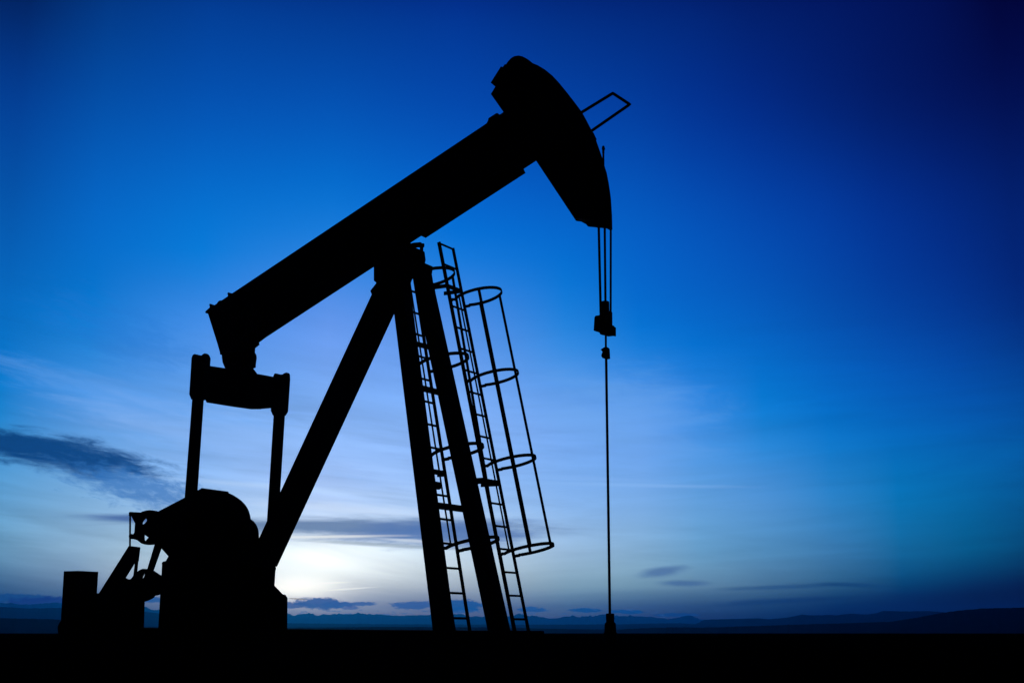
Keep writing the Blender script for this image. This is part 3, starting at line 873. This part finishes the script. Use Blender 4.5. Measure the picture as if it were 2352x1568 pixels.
# ---- drive sheave, belts and motor at the rear
def ring_disc(bm, c, ro, ri, hub, spokes, t0, t1, ph):
    n = 48
    def P2(r, a, t): return W3(c.x + r * math.cos(a), c.y + r * math.sin(a), t)
    def annulus(r0, r1):
        rows = [[bm.verts.new(P2(r, 2 * math.pi * k / n, t)) for k in range(n)] for r, t in ((r1, t0), (r1, t1), (r0, t1), (r0, t0))]
        for i in range(4):
            a, b = rows[i], rows[(i + 1) % 4]
            for k in range(n): bm.faces.new((a[k], b[k], b[(k + 1) % n], a[(k + 1) % n]))
    annulus(ri, ro)
    ce = W3(c.x, c.y, t0 - 0.02); cf = W3(c.x, c.y, t1 + 0.02)
    cyl(bm, ce, cf, hub, n=32)
    tm = (t0 + t1) / 2
    for k in range(spokes):
        a = ph + 2 * math.pi * k / spokes
        d = Vector((math.cos(a), math.sin(a)))
        bar(bm, W3(c.x + d.x * hub * 0.9, c.y + d.y * hub * 0.9, tm), W3(c.x + d.x * (ri + 0.01), c.y + d.y * (ri + 0.01), tm), 0.03, 0.14, side=T)
shc = SZ(345.5, 1211, -0.4)
def ell(cx, cy, rx, ry, n=40): return [(cx + rx * math.cos(2 * math.pi * k / n), cy + ry * math.sin(2 * math.pi * k / n)) for k in range(n)]
SH = [(347, 1170.8), (338, 1171.6), (329, 1174.3), (320.7, 1178.5), (315.5, 1188), (312.3, 1202.6), (311, 1220.5), (313, 1232), (317.1, 1239.7), (326.7, 1247.3), (334, 1249.8), (342.2, 1250.9), (351, 1250.2), (359, 1248.5), (372, 1240), (379, 1225), (381, 1208), (377, 1190), (369, 1178), (358, 1172.3)]
H1 = [(325.8, 1203.5), (325.8, 1199), (329, 1194), (333.5, 1189.8), (338, 1190.3), (339.8, 1193), (339, 1197), (334, 1202), (329, 1205.2)]
H2 = [(330, 1225.3), (334, 1227.5), (343.4, 1233.6), (338, 1240), (334, 1243.3), (331.5, 1242.5), (330.2, 1237)]
part("drive_sheave", lambda bm: plate(bm, SH, -0.43, -0.385, holes=(H1, H2)), RUST)
part("belt_guard", lambda bm: (plate(bm, [(297.5, 1176.5), (300, 1174.8), (328, 1176.3), (328, 1190), (313.5, 1204), (312.4, 1202.6), (302.5, 1184), (299.6, 1183.5), (297.3, 1184)], -0.42, -0.39),
                               plate(bm, [(322, 1200), (322, 1244), (317, 1240), (308, 1237.6), (298, 1236.9), (297.2, 1231), (298.2, 1224.8), (307.5, 1226.2), (311, 1220), (312.4, 1202)], -0.415, -0.388),
                               bar(bm, P(299, 1178, -0.4), P(298.5, 1256, -0.4), 0.02, 0.02)))
part("drive_belt", lambda bm: plate(bm, [(361, 1238), (374, 1246), (369.7, 1256.4), (351, 1309), (347, 1318), (336, 1318), (340, 1307.8)], -0.425, -0.38), RUBBER)
slide = part("motor_rail", lambda bm: plate(bm, [(228, 1364), (297.5, 1254), (298.5, 1253), (320.2, 1255.7), (316.5, 1288), (311.8, 1285.8), (286.7, 1326.2), (282, 1345), (262, 1372)], -0.42, -0.375))
part("guard_rod", lambda bm: plate(bm, [(311.8, 1284), (317, 1284), (313.5, 1320), (307.1, 1323.6)], -0.41, -0.385), parent=slide)
MO = [(282, 1335), (286.7, 1326.2), (293, 1329.2), (299.2, 1330), (303.5, 1328), (307.1, 1323.4), (310, 1319), (313.5, 1316.2), (317.5, 1312), (321.9, 1309), (327, 1306.3), (332.6, 1305.4), (336.5, 1306), (339.8, 1307.8), (345, 1306), (350.6, 1309), (372.1, 1323.4), (376, 1340), (373, 1358),
      (369.7, 1360.4), (365.5, 1364.4), (360.2, 1366.4), (354.5, 1367), (352.5, 1370.5), (348.2, 1373.6), (340, 1377.8), (330.7, 1380.8), (262, 1385)]
MH = [(326, 1326), (327.5, 1321.5), (330.5, 1317), (333.5, 1315.6), (335.2, 1317.4), (334, 1322), (331.8, 1326.7), (326.5, 1326.7)]
mot = part("motor", lambda bm: plate(bm, MO, -0.34, -0.296, holes=(MH,)))
def mk_frame(bm):
    c = SZ(286, 1368, -0.3)
    cyl(bm, W3(c.x, c.y, -0.28), W3(c.x, c.y, -0.02), 0.11)
part("motor_body", mk_frame, parent=mot)
part("motor_base", lambda bm: plate(bm, [(223.8, 1361.6), (230, 1361.6), (286, 1335), (330.7, 1352), (330.7, 1380), (329, 1446), (146, 1446), (150, 1400), (222, 1395)], -0.42, -0.2))

# ---------------------------------------------------------------- polished rod and wellhead
rb = P(1401, 1425, 0); rt_ = P(1390.8, 700, 0)
ROD = thing("polished_rod", rb, "thin steel rod hanging straight down from the bar under the horse head", "rod")
build("rod", lambda bm: (cyl(bm, P(1391.5, 770, 0), P(1391.6, 800, 0), 0.0145, n=14), cyl(bm, P(1391.9, 800, 0), P(1401, 1425, 0), 0.0175, n=14)), STEEL, ROD, rb, True)
def mk_rc(bm):
    plate(bm, [(1380.8, 803.3), (1389, 798), (1395, 797), (1398.6, 800.5), (1399.9, 823.2), (1396.5, 824), (1391, 824.5), (1385.5, 822.5), (1382.8, 818.5), (1383.3, 814), (1385.6, 809), (1384, 806)], -0.024, 0.024)
build("rod_clamp", mk_rc, STEEL, ROD, rb)
wb = P(1401.5, 1470, 0); 
gz = ground_z(wb.x, wb.y); wb.z = gz
WH = thing("wellhead", wb, "short stubby wellhead on the ground that the thin rod drops into", "wellhead")
def zz(v): return P(1401.5, v, 0).z
wc = P(1401.6, 1430, 0)
def ringcyl(bm, v0, v1, r0, r1): 
    cyl(bm, Vector((wc.x, wc.y, zz(v0))), Vector((wc.x, wc.y, zz(v1))), r0, r1)
pxr = (wc - CAM).dot(FWD) / K
def mk_stuff(bm):
    ringcyl(bm, 1408, 1411, 9.4 * pxr, 9.7 * pxr); ringcyl(bm, 1411, 1422, 9.7 * pxr, 9.6 * pxr); ringcyl(bm, 1422, 1433, 9.4 * pxr, 8.8 * pxr)
build("stuffing_box", mk_stuff, RUST, WH, wb)
def mk_body(bm):
    ringcyl(bm, 1428, 1430.5, 9.8 * pxr, 12.5 * pxr); ringcyl(bm, 1430.5, 1440, 12.6 * pxr, 13.4 * pxr)
    cyl(bm, Vector((wc.x, wc.y, zz(1440))), Vector((wc.x, wc.y, gz - 0.05)), 13.4 * pxr, 15.5 * pxr)
build("casing_head", mk_body, RUST, WH, wb)
def mk_flange(bm):
    cyl(bm, Vector((wc.x, wc.y, zz(1452))), Vector((wc.x, wc.y, zz(1460))), 15.6 * pxr, 15.6 * pxr)
build("flange", mk_flange, RUST, WH, wb)

# ---------------------------------------------------------------- control cabinet
cs0 = P(180, 1310, -0.75)
cb = Vector((cs0.x, cs0.y, pad_z((cs0 - ORG).dot(L)) - 0.05))
CC = thing("control_cabinet", cb, "plain upright steel cabinet at the rear end of the machine", "cabinet")
s0 = (cs0 - ORG).dot(L)
def mk_cab(bm):
    prism(bm, [(s0, cs0.z), (s0 - 0.305, cs0.z), (s0 - 0.306, cb.z), (s0 - 0.012, cb.z)], -0.75, -0.34)
build("housing", mk_cab, STEEL, CC, cb)
def mk_cdoor(bm):
    prism(bm, [(s0 - 0.03, cs0.z - 0.04), (s0 - 0.275, cs0.z - 0.04), (s0 - 0.28, cb.z + 0.1), (s0 - 0.04, cb.z + 0.1)], -0.765, -0.748)
cdoor = build("door", mk_cdoor, STEEL, CC, cb)
build("handle", lambda bm: bar(bm, W3(s0 - 0.055, cs0.z - 0.3, -0.775), W3(s0 - 0.055, cs0.z - 0.4, -0.775), 0.02, 0.02), STEEL, cdoor, cb)
def mk_cond(bm):
    plate(bm, [(145, 1425), (140, 1426), (136, 1433), (134, 1441), (136, 1456), (147, 1456), (147, 1425)], -0.7, -0.55)
build("cable_gland", mk_cond, RUBBER, CC, cb)
